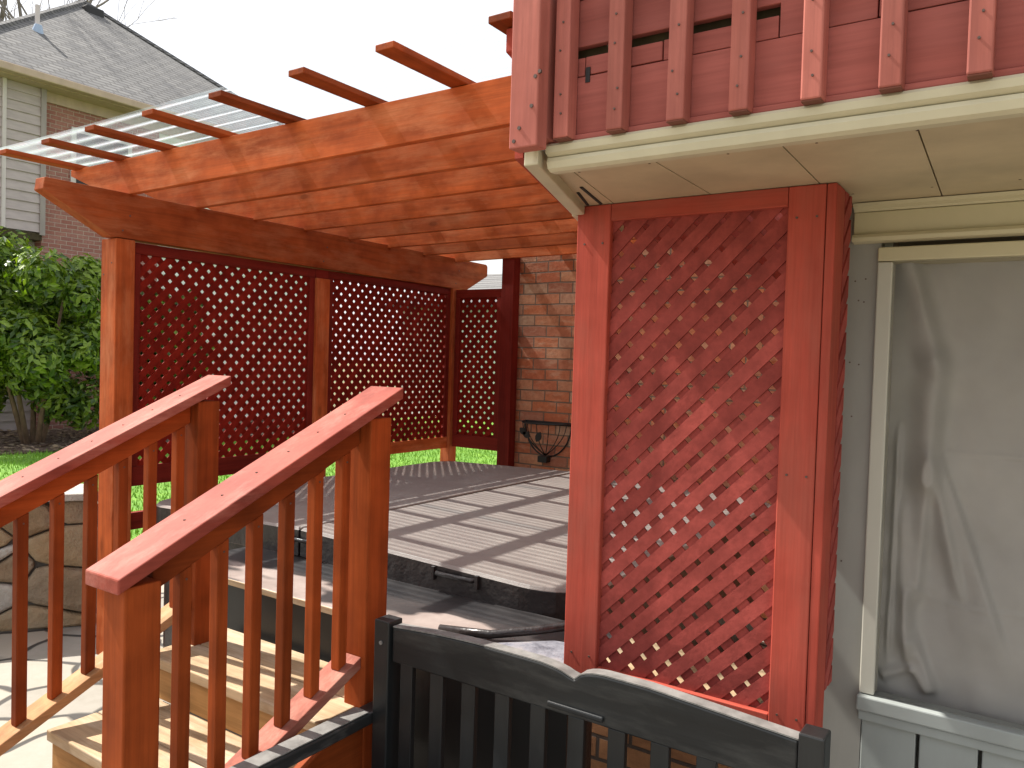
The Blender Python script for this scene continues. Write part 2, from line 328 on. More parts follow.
def clip_poly(poly, u0, u1, v0, v1):
    def cl(P, f, inter):
        o = []
        for i in range(len(P)):
            a, b = P[i], P[(i + 1) % len(P)]
            if f(a):
                o.append(a)
                if not f(b): o.append(inter(a, b))
            elif f(b): o.append(inter(a, b))
        return o
    for k, lim, sg in ((0, u0, 1), (0, u1, -1), (1, v0, 1), (1, v1, -1)):
        if not poly: return poly
        poly = cl(poly, lambda p: (p[k] - lim) * sg >= 0, lambda a, b: tuple(a[j] + (b[j] - a[j]) * (lim - a[k]) / (b[k] - a[k]) for j in (0, 1)))
    return poly
def lattice(axis, u0, u1, v0, v1, d0, th, strip, pitch, front_sign=1, jitter=0.0):
    """two crossed layers of diagonal strips in the plane axis=const; layer 1 at d0..d0+th, layer 2 behind"""
    bm = bmesh.new(); s2 = math.sqrt(0.5)
    L = (u1 - u0) + (v1 - v0)
    for layer in (0, 1):
        sg = 1 if layer == 0 else -1
        n = int(L * s2 / pitch) + 4
        for i in range(-n, n + 1):
            c = i * pitch + (random.random() - .5) * jitter; ang = (random.random() - .5) * jitter * 0.5
            d = Vector((1, sg)).normalized(); d = Vector((d[0] * math.cos(ang) - d[1] * math.sin(ang), d[0] * math.sin(ang) + d[1] * math.cos(ang)))
            nn = Vector((-d[1], d[0])); ctr = Vector(((u0 + u1) / 2, (v0 + v1) / 2)) + nn * c
            q = [ctr + d * a + nn * b for a, b in ((-3, -strip / 2), (3, -strip / 2), (3, strip / 2), (-3, strip / 2))]
            p = clip_poly([tuple(x) for x in q], u0, u1, v0, v1)
            # drop tiny or repeated vertices
            pp = []
            for x in p:
                if not pp or (abs(x[0] - pp[-1][0]) + abs(x[1] - pp[-1][1]) > 1e-5): pp.append(x)
            if len(pp) > 2 and (abs(pp[0][0] - pp[-1][0]) + abs(pp[0][1] - pp[-1][1]) < 1e-5): pp.pop()
            if len(pp) < 3: continue
            a = d0 + front_sign * layer * (th + 0.0006)
            prism(bm, pp, axis, a, a + front_sign * th)
    return bm
def screws(pts, axis, parent, r=0.0045, name='screw'):
    for p in pts:
        e = Vector((0, 0, 0)); e[axis] = 0.0025
        obj(name, tube(bmesh.new(), [Vector(p) + e, Vector(p) - e], r, 8), 'screw', parent)

# ------------------------------------------------------------------ ground
bm = bmesh.new(); vs = [bm.verts.new(p) for p in ((-220, -220, -0.03), (220, -220, -0.03), (220, 220, -0.03), (-220, 220, -0.03))]; bm.faces.new(vs)
obj('lawn', bm, 'lawn', kind='structure')
bm = bmesh.new(); vs = [bm.verts.new(p) for p in ((-15, 3, -0.026), (-4, 3, -0.026), (-4, 17.9, -0.026), (-15, 17.9, -0.026))]; bm.faces.new(vs)
obj('green_lawn', bm, 'greenlawn', kind='structure')
bm = bmesh.new(); box(bm, -6.6, 6, -8, 5.3, -0.10, 0.0); obj('patio', bm, 'flagstone', kind='structure')
bm = bmesh.new()
def mulch_outline(n=60):
    for i in range(n):
        a = i * 2 * math.pi / n; yield (-15.3 + (2.3 + .25 * math.sin(5 * a)) * math.cos(a), 9.2 + (5.2 + .3 * math.sin(7 * a)) * math.sin(a))
prism(bm, list(mulch_outline()), 2, -0.06, 0.0)
obj('mulch_bed', bm, 'mulch', kind='structure')
bm = bmesh.new(); rg = random.Random(3)
def in_mulch(x, y): return ((x + 15.3) / 2.3) ** 2 + ((y - 9.2) / 5.2) ** 2 < 0.95
for i in range(52000):
    x = rg.uniform(-14.5, -4.6); y = rg.uniform(3.6, 14.5)
    if in_mulch(x, y) or (x > -6.7 and y < 5.4): continue
    h = rg.uniform(.03, .085); a = rg.uniform(0, 6.28); wd = rg.uniform(.004, .009); dx = rg.uniform(-.03, .03); dy = rg.uniform(-.03, .03)
    p = [bm.verts.new((x - wd * math.cos(a), y - wd * math.sin(a), -0.03)), bm.verts.new((x + wd * math.cos(a), y + wd * math.sin(a), -0.03)), bm.verts.new((x + dx, y + dy, -0.03 + h))]
    bm.faces.new(p)
obj('grass', bm, 'blade', kind='stuff')
# dry leaves scattered on the mulch
bm = bmesh.new()
for i in range(2600):
    a = rg.uniform(0, 6.28); r = math.sqrt(rg.random()); x = -15.3 + 2.4 * r * math.cos(a); y = 9.2 + 5.2 * r * math.sin(a)
    s = rg.uniform(.03, .07); q = rg.uniform(0, 6.28); tz = rg.uniform(-.02, .03)
    p = [bm.verts.new((x + s * math.cos(q + k * 1.57) * (1 if k % 2 else .6), y + s * math.sin(q + k * 1.57) * (1 if k % 2 else .6), 0.02 + (tz if k < 2 else 0))) for k in range(4)]
    bm.faces.new(p)
obj('leaf_litter', bm, 'stone_brown', kind='stuff')

# ------------------------------------------------------------------ our house
H = thing('house', 'grey painted house wall with wide curtained window under a tan soffit, on the right', 'house', (0.8, 3.0, 0))
# wall with the window: strip at left, frieze above, panelled skirt under the sill
B('wall', 'housepaint', H, -0.60, -0.366, 2.20, 2.30, 0.0, 2.122, 0.001)
B('wall', 'housepaint', H, -0.366, 3.2, 2.33, 2.38, 0.0, 2.122, 0.0)
B('jamb', 'sashpaint', H, -0.365, -0.345, 2.237, 2.328, 0.80, 2.04, 0)
# frieze: board with a crown bead top and a bead bottom
B('frieze', 'trimpaint', H, -0.43, 3.2, 2.178, 2.197, 2.045, 2.102, 0.002)
obj('frieze_moulding', prism(bmesh.new(), [(2.196, 2.1225), (2.158, 2.1225), (2.160, 2.114), (2.172, 2.108), (2.174, 2.103), (2.196, 2.103)], 0, -0.43, 3.2), 'trimpaint', H)
obj('frieze_moulding', prism(bmesh.new(), [(2.196, 2.044), (2.165, 2.044), (2.160, 2.036), (2.162, 2.026), (2.196, 2.024)], 0, -0.43, 3.2), 'trimpaint', H)
W = obj('window', bmesh.new(), 'sashpaint', H)
B('frame', 'sashpaint', W, -0.371, -0.336, 2.185, 2.235, 0.872, 1.975, 0.003)
B('frame', 'trimpaint', W, -0.371, 2.0, 2.182, 2.325, 1.977, 2.012, 0.003)
B('frame', 'sashpaint', W, 1.95, 2.0, 2.182, 2.235, 0.872, 1.975, 0.003)
B('sill', 'skirtpaint', W, -0.374, 2.05, 2.168, 2.236, 0.832, 0.870, 0.004)
B('sill', 'skirtpaint', W, -0.371, 2.05, 2.180, 2.236, 0.804, 0.829, 0.003)
bm = bmesh.new(); box(bm, -0.334, 1.948, 2.188, 2.191, 0.874, 1.974); obj('glass', bm, 'glass', W)
# cloth hung behind the glass, creased
bm = bmesh.new(); nx, nz = 240, 190; grid = []
def fold(px, pz, ax, az, bx, bz, wd, amp):
    dx, dz = bx - ax, bz - az; L2 = dx * dx + dz * dz; tt = ((px - ax) * dx + (pz - az) * dz) / L2
    if tt < -0.15 or tt > 1.15: return 0
    ed = 1 if 0 <= tt <= 1 else max(0, 1 - abs(tt - (0 if tt < 0 else 1)) / .15)
    s = ((px - ax) * dz - (pz - az) * dx) / math.sqrt(L2)
    return ed * amp * math.exp(-(s / wd) ** 2)
def sfold(px, pz, ax, az, bx, bz, wd, amp):
    """one-sided crease: a step that relaxes away"""
    dx, dz = bx - ax, bz - az; L2 = dx * dx + dz * dz; tt = ((px - ax) * dx + (pz - az) * dz) / L2
    if tt < -0.2 or tt > 1.2: return 0
    ed = 1 if 0 <= tt <= 1 else max(0, 1 - abs(tt - (0 if tt < 0 else 1)) / .2)
    s = ((px - ax) * dz - (pz - az) * dx) / math.sqrt(L2)
    return ed * amp * (math.exp(-abs(s) / wd) if s > 0 else math.exp(-abs(s) / (wd * .18)))
def afold(px, pz, ax, az, bx, bz, wl_, wr_, amp):
    dx, dz = bx - ax, bz - az; L2 = dx * dx + dz * dz; tt = ((px - ax) * dx + (pz - az) * dz) / L2
    e = 1 / (1 + math.exp(-(tt + .02) * 22)) / (1 + math.exp((tt - 1.02) * 22))
    q = ((px - ax) * dz - (pz - az) * dx) / math.sqrt(L2)       # positive to the left of a crease that runs down
    q = -q
    return e * amp * math.exp(-(q / (wl_ if q < 0 else wr_)) ** 2)
for i in range(nx + 1):
    row = []
    for j in range(nz + 1):
        x = -0.3445 + (i / nx) ** 1.6 * 2.285; z = 0.845 + 1.150 * j / nz
        d = 0.006
        d += afold(x, z, -0.315, 2.02, -0.232, 1.72, .05, .020, .020) + afold(x, z, -0.232, 1.735, -0.245, 1.42, .045, .022, .020) + afold(x, z, -0.245, 1.43, -0.262, 1.12, .03, .014, .012)
        d += afold(x, z, -0.235, 1.48, -0.165, 1.15, .022, .012, .010) + afold(x, z, -0.212, 1.47, -0.07, 1.05, .05, .006, .009)
        d += afold(x, z, -0.300, 1.36, -0.290, 1.00, .018, .022, .010) + afold(x, z, -0.283, 1.13, -0.275, .955, .012, .016, .010) + fold(x, z, -0.318, 1.5, -0.322, 1.0, .008, .006)
        d += afold(x, z, -0.262, 1.02, -0.212, .885, .03, .009, .012) + fold(x, z, -0.275, 1.155, -0.235, 1.125, .005, .002)
        d += fold(x, z, -0.33, .90, -0.262, .938, .014, .006) + fold(x, z, -0.262, .938, -0.225, .88, .013, .006)
        d += afold(x, z, 0.02, 1.95, 0.10, 1.4, .12, .05, .007) + fold(x, z, -0.20, 1.502, 0.7, 1.49, .004, .0016) + fold(x, z, -0.17, 1.115, .7, 1.12, .004, .0014)
        d += .0022 * math.sin(x * 16 + z * 3) + .0016 * math.sin(z * 13 - x * 9) + .0006 * math.sin(z * 41 + x * 31) + .0008 * math.sin(z * 26 - x * 37)
        d += .0045 * mnoise.noise(Vector((x * 7, z * 4.5, 2.2))) + .0022 * mnoise.noise(Vector((x * 19 + z * 6, z * 12, 7)))
        for k in range(5): d += fold(x, z, .32 + .33 * k, 1.97, .25 + .35 * k, .9, .05, .012)
        row.append(bm.verts.new((x, 2.300 - max(-.015, min(.095, d * 2.5)), z)))
    grid.append(row)
for i in range(nx):
    for j in range(nz): bm.faces.new([grid[i][j], grid[i + 1][j], grid[i + 1][j + 1], grid[i][j + 1]])
obj('curtain', bm, 'cloth', W, smooth=True)
for px_, pz_ in ((-.425, 1.93), (-.40, 1.935), (-.415, 1.88), (-.402, 1.876), (-.43, 1.72), (-.408, 1.715), (-.42, 1.58), (-.43, 1.2)):
    obj('nail_mark', tube(bmesh.new(), [(px_, 2.1985, pz_), (px_, 2.203, pz_)], .0022, 6), 'screw', H)
# vertical skirt boards
xx = -0.368
k = 0
while xx < 3.1:
    B('skirt_board', 'skirtpaint', H, xx + .004, xx + .130, 2.196, 2.226, 0.05, 0.802, 0.003); xx += 0.1345; k += 1
# soffit boards, seams run front to back with slight skew
sx = [(-0.905, -1.17), (-0.875, -1.045), (-0.70, -0.72), (-0.437, -0.463), (-0.204, -0.232), (0.03, 0.01), (0.26, 0.25), (0.5, 0.5), (0.9, 0.9), (1.4, 1.4), (2.0, 2.0), (3.2, 3.2)]
for (a, b), (c, d) in zip(sx, sx[1:]):
    g = 0.0016
    prism_b = prism(bmesh.new(), [(a + g, 1.44), (c - g, 1.44), (d - g, 2.196), (b + g, 2.196)], 2, 2.125, 2.140)
    obj('soffit_panel', prism_b, 'soffitpaint', H)
B('soffit_backing', 'dark_gap', H, -0.905, 3.2, 1.44, 2.2, 2.1405, 2.146, 0)
# narrow vent strips in the soffit corner
for q in ((-0.958, -1.010, 1.69, 1.893), (-0.995, -1.05, 1.74, 1.893)):
    obj('soffit_slot', prism(bmesh.new(), [(q[0] - .004, q[2]), (q[0] + .004, q[2]), (q[1] + .004, q[3]), (q[1] - .004, q[3])], 2, 2.1225, 2.1248), 'dark_gap', H)
# fascia: two mouldings along the front, one down the side
obj('fascia', prism(bmesh.new(), [(1.437, 2.146), (1.398, 2.146), (1.393, 2.140), (1.396, 2.128), (1.408, 2.121), (1.437, 2.121)], 0, -0.878, 3.2), 'fasciapaint', H)
obj('fascia', prism(bmesh.new(), [(1.438, 2.119), (1.404, 2.119), (1.402, 2.111), (1.407, 2.098), (1.417, 2.093), (1.438, 2.093)], 0, -0.878, 3.2), 'fasciapaint', H)
obj('side_fascia', prism(bmesh.new(), [(-0.915, 1.372), (-0.880, 1.372), (-1.062, 1.897), (-1.099, 1.897)], 2, 2.100, 2.144), 'fasciapaint', H, bevel=0.003)
obj('side_fascia', prism(bmesh.new(), [(-1.101, 1.897), (-1.088, 1.897), (-1.088, 2.19), (-1.20, 2.19)], 2, 2.100, 2.144), 'fasciapaint', H)
# brick walls round the tub: back wall, side wall, base under the lattice
B('brick_wall', 'brick_back', H, -3.68, -0.40, 5.40, 5.60, 0.0, 2.70, 0)
B('brick_wall', 'brick_side', H, -0.60, -0.46, 2.305, 5.398, 0.0, 2.50, 0)
B('brick_wall', 'brick_base', H, -1.02, -0.475, 1.96, 2.06, 0.0, 0.80, 0)

# ------------------------------------------------------------------ balcony above
D = thing('balcony', 'dusty red wooden balcony with square pickets, overhead above the tan soffit', 'balcony', (0, 1.9, 2.15))
B('corner_post', 'deckpaint_z', D, -0.925, -0.858, 1.33, 1.369, 2.126, 3.1, 0.003)
B('corner_post', 'deckpaint_z', D, -0.900, -0.862, 1.371, 1.41, 2.150, 3.1, 0.002)
for i in range(15):
    x = -0.846 + 0.1205 * i
    xo = random.uniform(-.003, .003); tl = random.uniform(-.003, .003)
    bm = prism(bmesh.new(), [(x + xo, 2.148), (x + xo + .034, 2.148), (x + xo + .034 + tl, 3.05), (x + xo + tl, 3.05)], 1, 1.371, 1.4085)
    p = obj('picket', bm, 'deckpaint_z', D, bevel=0.003)
    B('shaded_end_grain', 'shaded_endgrain', p, x + xo + .001, x + xo + .033, 1.373, 1.407, 2.1455, 2.1475, 0)  # picket underside, its shade put into the brown
    z0 = random.uniform(2.185, 2.20); pts = [(x + .017 + random.uniform(-.006, .006), 1.371, z0 + d) for d in (0, .045 + random.uniform(-.008, .008), .125, .18)]
    screws(pts, 1, p, r=0.0022)
# face boards behind the pickets: bottom rim, then shorter boards with joints and a mossy gap
B('rim_board', 'boardpaint_x', D, -0.838, 3.2, 1.411, 1.432, 2.160, 2.2755, 0.002)
B('rim_foot', 'boardpaint_x', D, -0.838, 3.2, 1.404, 1.436, 2.1475, 2.159, 0.002)
js = [-0.838, -0.80, -0.632, -0.415, -0.345, -0.255, 0.0, 0.3, 0.9, 1.6, 3.2]
for a, b in zip(js, js[1:]):
    dz = random.uniform(-.002, .001); dy = random.uniform(0, .004)
    B('face_board', 'boardpaint_x', D, a + .0012, b - .0012, 1.412 + dy, 1.430 + dy, 2.2785 + dz, 2.317 + random.uniform(-.003, .001) if b < -.345 else 2.355, 0.0015)
B('joist', 'moss_wood', D, -0.838, 3.2, 1.440, 1.478, 2.147, 2.42, 0)
B('face_board', 'boardpaint_x', D, -0.838, -0.256, 1.412, 1.430, 2.336, 2.43, 0.002)
B('face_board', 'boardpaint_x', D, -0.254, 3.2, 1.413, 1.431, 2.358, 2.43, 0.002)
B('face_board', 'boardpaint_x', D, -0.838, 3.2, 1.405, 1.430, 2.434, 2.53, 0.002)
obj('side_rim', prism(bmesh.new(), [(-0.938, 1.372), (-0.917, 1.372), (-1.110, 1.93), (-1.110, 5.0), (-1.131, 5.0), (-1.131, 1.93)], 2, 2.118, 2.55), 'redpanel_y', D)
B('floor', 'deckpaint_y', D, -0.90, 3.2, 1.48, 5.3, 2.44, 2.475, 0)
B('bracket', 'black_metal', D, -0.797, -0.787, 1.409, 1.4115, 2.262, 2.292, 0)
screws([(-0.90 + a, 1.33, z) for a, z in ((0.0, 2.165), (.028, 2.205), (0.035, 2.262), (.045, 2.27), (-.012, 2.14))], 1, D, r=0.004)
B('handrail', 'deckpaint_x', D, -0.95, 3.2, 1.31, 1.45, 3.105, 3.14)

# ------------------------------------------------------------------ front lattice panel
P = thing('lattice_screen', 'tall red framed lattice screen standing under the soffit beside the curtained window', 'lattice screen', (-0.75, 2.0, 0.82))
B('stile', 'redpanel_z', P, -1.085, -0.984, 1.900, 1.938, 0.838, 2.1235, 0.003)
B('stile', 'redpanel_z', P, -0.521, -0.437, 1.900, 1.938, 0.800, 2.1235, 0.003)
B('corner_post', 'redpanel_z', P, -0.4355, -0.414, 1.901, 1.988, 0.800, 2.1235, 0.003)
B('rail', 'redpanel_x', P, -0.983, -0.522, 1.901, 1.937, 2.078, 2.1235, 0.002)
B('rail', 'redpanel_x', P, -0.983, -0.522, 1.901, 1.937, 0.812, 0.874, 0.002)
obj('lattice', lattice(1, -0.99, -0.515, 0.86, 2.09, 1.916, 0.006, 0.0338, 0.0485, 1, 0.0036), 'latt_front', P)
obj('side_lattice', lattice(0, 1.99, 2.062, 0.93, 2.12, -0.4135, -0.006, 0.0365, 0.0485, 1, 0.003), 'latt_front', P)
B('side_stile', 'redpanel_z', P, -1.083, -1.045, 1.940, 2.02, 0.84, 2.10, 0.003)

screws([(-1.035 + dx, 1.90, z) for z in (0.90, 2.02) for dx in (-.025, .03)] + [(-0.48 + dx, 1.90, z) for z in (0.88, 1.45, 2.05) for dx in (-.02, .025)], 1, P, r=0.0028)
for k in range(12):
    x = -0.86 + .17 * k
    obj('nail_head', tube(bmesh.new(), [(x - .03, 1.56, 2.1244), (x - .03, 1.56, 2.1262)], .003, 6), 'screw', H)
    obj('nail_head', tube(bmesh.new(), [(x - .06, 2.05, 2.1244), (x - .06, 2.05, 2.1262)], .003, 6), 'screw', H)

# ------------------------------------------------------------------ pergola
G = thing('pergola', 'orange stained pergola with rafters, thin cross slats and clear corrugated roofing above the hot tub', 'pergola', (-4.2, 2.4, 0))
obj('beam', prism(bmesh.new(), [(1.968, 2.541), (1.960, 2.480), (2.31, 2.296), (5.42, 2.285), (5.72, 2.435), (5.72, 2.52), (5.70, 2.537)], 0, -4.26, -4.165), 'cedar_y', G, bevel=0.004)
for n_, y0, y1 in (('n', 2.338, 2.445), ('f', 5.24, 5.34)):
    B('post', 'cedar_z', G, -4.315 if n_ == 'n' else -4.262, -4.168, y0, y1, 0, 2.292, 0.004)
    if n_ == 'n': B('edge_strip', 'oxblood_z', G, -4.335, -4.317, y0 + .01, y1, 0.02, 2.285, 0.002)
screws([(-4.29, 2.338, 2.10), (-4.21, 2.338, 2.16), (-4.25, 2.338, 1.2)], 1, G, r=0.004)
screws([(-4.165, 2.37, 2.335), (-4.165, 2.41, 2.42), (-4.165, 3.80, 2.34), (-4.165, 3.83, 2.44), (-4.165, 5.27, 2.33), (-4.165, 5.31, 2.44)], 0, G, r=0.005)
RY = [2.40 + 0.4065 * i for i in range(8)]
def beam_z(y): return 2.527 - (y - 1.968) * 0.0059
for i, y in enumerate(RY):
    zb = 2.555 - 0.004 * i; zt = zb + 0.174 + 0.002 * i
    bm = bmesh.new()
    prism(bm, [(-4.775, zt), (-4.775, zt - 0.035), (-4.33, zb - .020), (-1.14, zb + .012), (-1.14, zt + .010)], 1, y, y + 0.038)
    obj('rafter', bm, 'cedar_x', G, bevel=0.003)
SX = [-4.735, -4.30, -3.86, -3.385, -2.905, -2.41, -1.955, -1.49, -1.03]
for i, x in enumerate(SX):
    z = 2.731 + 0.003 * (i - 3)
    bm = box(bmesh.new(), x, x + .086, 2.005 + random.uniform(-.01, .01), 5.55, z, z + 0.024)
    bmesh.ops.rotate(bm, verts=bm.verts, cent=(x, 3.5, z), matrix=Matrix.Rotation(random.uniform(-.002, .002), 3, 'Z'))
    obj('slat', bm, 'oxslat' if False else 'rail_y', G, bevel=0.003)
obj('tapered_block', prism(bmesh.new(), [(2.06, 2.738), (2.06, 2.665), (2.28, 2.60), (2.395, 2.60), (2.395, 2.738)], 0, -1.455, -1.40), 'redpanel_y', G, bevel=0.003)
# clear corrugated sheets, ribs run with the rafters, three overlapping sheets
bm = bmesh.new(); N = 48 * 10
def sheet(x0, x1, y0, y1, z0, ph):
    ny = int((y1 - y0) / 0.1 * 14); xs = [x0 + (x1 - x0) * k / 8 for k in range(9)]; prev = None
    for j in range(ny + 1):
        y = y0 + (y1 - y0) * j / ny
        z = z0 + 0.0115 * math.sin(2 * math.pi * y / 0.1 + ph) + 0.004 * math.sin(y * 1.7)
        row = [bm.verts.new((x, y, z + 0.004 * math.sin(x * 2.3 + y))) for x in xs]
        if prev:
            for a in range(8): bm.faces.new([prev[a], prev[a + 1], row[a + 1], row[a]])
        prev = row
sheet(-4.90, -1.14, 2.055, 3.05, 2.795, 0); sheet(-4.90, -1.14, 2.98, 3.95, 2.803, 0.0); sheet(-4.90, -1.14, 3.88, 4.85, 2.797, 0); sheet(-4.90, -1.14, 4.78, 5.6, 2.805, 0)
obj('roof_sheet', bm, 'clear_sheet', G, smooth=True)

# ------------------------------------------------------------------ lattice privacy screens round the tub
def screen(label, axis, c, a0, a1, zt, ztb, zb, zbb, extra=None):
    t = thing('privacy_screen', label, 'lattice screen', (c, (a0 + a1) / 2, zbb) if axis == 0 else ((a0 + a1) / 2, c, zbb), 'dark red lattice privacy screens round the hot tub')
    def bx(n, u0, u1, z0, z1, d0, d1, mat, bev=0.003):
        if axis == 0: B(n, mat, t, d0, d1, u0, u1, z0, z1, bev)
        else: B(n, mat, t, u0, u1, d0, d1, z0, z1, bev)
    s = 1 if axis == 0 else -1
    ax = 'y' if axis == 0 else 'x'
    d0, d1 = sorted((c, c - s * 0.036))
    bx('rail', a0, a1, ztb, zt, d0, d1, 'oxblood_' + ax)
    bx('rail', a0, a1, zbb, zb, d0, d1, ('cedar_' if axis == 0 and a0 > 3 else 'oxblood_') + ax)
    bx('stile', a0, a0 + .045, zb + .001, ztb - .001, d0, d1, 'oxblood_z')
    bx('stile', a1 - .045, a1, zb + .001, ztb - .001, d0, d1, 'oxblood_z')
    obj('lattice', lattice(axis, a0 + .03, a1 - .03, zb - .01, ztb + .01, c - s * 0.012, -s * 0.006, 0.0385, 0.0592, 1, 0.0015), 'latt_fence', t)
    return t
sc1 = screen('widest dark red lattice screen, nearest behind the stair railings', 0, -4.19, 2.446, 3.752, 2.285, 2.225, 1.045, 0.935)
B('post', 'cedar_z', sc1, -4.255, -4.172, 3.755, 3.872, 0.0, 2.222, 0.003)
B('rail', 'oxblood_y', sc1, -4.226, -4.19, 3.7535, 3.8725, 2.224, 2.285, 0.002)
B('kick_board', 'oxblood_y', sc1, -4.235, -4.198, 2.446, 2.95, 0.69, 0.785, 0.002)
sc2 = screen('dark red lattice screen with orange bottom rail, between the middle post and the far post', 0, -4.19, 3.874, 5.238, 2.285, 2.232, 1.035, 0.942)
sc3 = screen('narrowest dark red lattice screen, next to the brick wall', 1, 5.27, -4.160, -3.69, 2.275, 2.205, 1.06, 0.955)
B('post', 'oxblood_z', sc3, -3.688, -3.572, 5.262, 5.352, 0.0, 2.53, 0.003)

# ------------------------------------------------------------------ stairs
T = thing('staircase', 'pale plank staircase with brown risers between the two red railings', 'stairs', (-2.2, 1.2, 0))
SX0, SX1 = -2.66, -1.72
R0 = 0.153
nos = [0.60, 0.935, 1.27, 1.605]
for i in range(4):
    z = R0 * (i + 1); y = nos[i]; y1 = (nos[i + 1] if i < 3 else 1.955)
    wd = (y1 - y) / 2
    for k in range(2):
        e = 0.02 if k == 1 and i < 3 else 0
        B('tread', 'tread_x', T, SX0 + .02, SX1 - .02, y + wd * k + .002, y + wd * (k + 1) - .002 + e, z - .036, z, 0.004)
    B('riser', 'riser_x', T, SX0 + .03, SX1 - .03, y + .016, y + .036, z - R0 + .002, z - .038, 0.002)
for x in (SX1 - .02,):
    obj('stringer', prism(bmesh.new(), [(0.62, 0.0), (0.98, 0.0), (1.95, 0.42), (1.95, 0.575), (1.64, 0.575), (0.62, 0.11)], 0, x, x + .038), 'rail_y', T, bevel=0.003)

# ------------------------------------------------------------------ stair railings
SL = 0.452
def railing(xr, ylow, dz, label, n_bal, y0b):
    """xr: right edge of the cap"""
    t = thing('stair_railing', label, 'railing', (xr - .07, 1.4, 0.2), 'red stained stair railings')
    zc = lambda y: 1.185 + dz + SL * (y - 0.96)          # top of the cap
    xl = xr - 0.142
    def slope(n, x0, x1, ya, yb, off, th, mat, bev=0.004):
        return obj(n, prism(bmesh.new(), [(ya, zc(ya) - off - th), (yb, zc(yb) - off - th), (yb, zc(yb) - off), (ya, zc(ya) - off)], 0, x0, x1), mat, t, bevel=bev)
    slope('handrail', xl, xr, ylow, 1.885, 0, .036, 'handrail')
    slope('top_rail', xl + .052, xr - .052, ylow + .115, 1.752, .038, .078, 'rail_y')
    px0, px1 = xr - .101, xr - .011
    yl0 = ylow + .022
    B('newel_post', 'rail_z', t, px0, px1, yl0, yl0 + .09, 0.306 if ylow > .7 else 0.0, zc(yl0) - .036, 0.004)
    B('newel_post', 'rail_z', t, px0, px1, 1.755, 1.845, 0.0 if xr > -2 else 0.61, zc(1.755) - .036, 0.004)
    # bottom rail
    zb = lambda y: 0.690 + dz + SL * (y - 1.57)
    obj('bottom_rail', prism(bmesh.new(), [(yl0 + .092, zb(yl0 + .092) - .036), (1.753, zb(1.753) - .036), (1.753, zb(1.753)), (yl0 + .092, zb(yl0 + .092))], 0, xr - .118, xr - .028), 'railtop' if xr > -2 else 'tanrail', t, bevel=0.003)
    for i in range(n_bal):
        y = y0b + .1068 * i; x0 = xr - .088
        tw = random.uniform(-.002, .002)
        bm = prism(bmesh.new(), [(y, zb(y) + .001), (y + .033, zb(y + .033) + .001), (y + .033 + tw, zc(y + .033) - .117), (y + tw, zc(y) - .117)], 0, x0, x0 + .034)
        obj('baluster', bm, 'rail_z', t, bevel=0.003)
        obj('screw', tube(bmesh.new(), [(x0 + .033, y + .016, zc(y) - .135), (x0 + .0358, y + .016, zc(y) - .135)], .003, 6), 'screw', t)
        ys = y + .02; obj('screw', tube(bmesh.new(), [(xr - .071, ys, zc(ys) - .003), (xr - .071, ys, zc(ys) + .0012)], .0038, 8), 'screw', t)
    return t
railing(-1.687, 0.962, 0.0, 'nearer stair railing whose lower newel stands in front, beside the black bench', 6, 1.150)
railing(-2.553, 0.962, 0.006, 'farther stair railing running off the left edge, in front of the stone wall', 6, 1.165)

# ------------------------------------------------------------------ hot tub
TB = thing('hot_tub', 'large square hot tub under a taupe vinyl cover, in the brick corner', 'hot tub', (-2.7, 3.6, 0))
X0, X1, Y0, Y1, XF = -3.93, -1.31, 2.372, 4.86, -2.715
def rounded(x0, x1, y0, y1, rads, seg=8):
    pts = []
    cs = [(x0, y0, rads[0], math.pi), (x1, y0, rads[1], 1.5 * math.pi), (x1, y1, rads[2], 0), (x0, y1, rads[3], .5 * math.pi)]
    for cx, cy, r, a0 in cs:
        if r == 0: pts.append((cx, cy)); continue
        ox = cx + (r if cx == x0 else -r); oy = cy + (r if cy == y0 else -r)
        for k in range(seg + 1):
            a = a0 + k / seg * math.pi / 2; pts.append((ox + r * math.cos(a), oy + r * math.sin(a)))
    return pts
def cover_z(x, y): return 0.935 - 0.036 * abs(x - XF) / 1.24 - 0.006 * ((y - 3.6) / 1.24) ** 2 + .002 * math.sin(x * 7 + y * 3) + .0015 * math.sin(y * 9 - x * 4)
def half(x0, x1, rads, name):
    pts = rounded(x0, x1, Y0, Y1, rads); bm = bmesh.new()
    inset = [((x - (x0 + x1) / 2) * .985 + (x0 + x1) / 2, (y - 3.6) * .993 + 3.6) for x, y in pts]
    # subdivided top so it can sag
    A = [bm.verts.new((x, y, cover_z(x, y))) for x, y in inset]
    Bv = [bm.verts.new((x, y, cover_z(x, y) - .012)) for x, y in pts]
    C = [bm.verts.new((x, y, cover_z(x, y) - .118 - .008 * math.sin(x * 6 + y * 5))) for x, y in pts]
    bm.faces.new(A); n = len(pts)
    for i in range(n):
        j = (i + 1) % n
        bm.faces.new([A[i], A[j], Bv[j], Bv[i]]); f = bm.faces.new([Bv[i], Bv[j], C[j], C[i]]); f.material_index = 1
    bm.faces.new(C[::-1])
    bmesh.ops.triangulate(bm, faces=[f for f in bm.faces if len(f.verts) > 4])
    return obj(name, bm, None, TB, mats=['vinyl', 'vinyl_skirt'], bevel=0.004)
half(X0, XF - .006, (.16, 0, 0, .16), 'cover'); c2 = half(XF + .006, X1, (0, .24, .16, 0), 'cover')
obj('piping', tube(bmesh.new(), [(XF, Y0 + .01, .928), (XF, 3.6, .934), (XF, Y1 - .01, .928)], .007, 8), 'vinyl', TB, smooth=True)
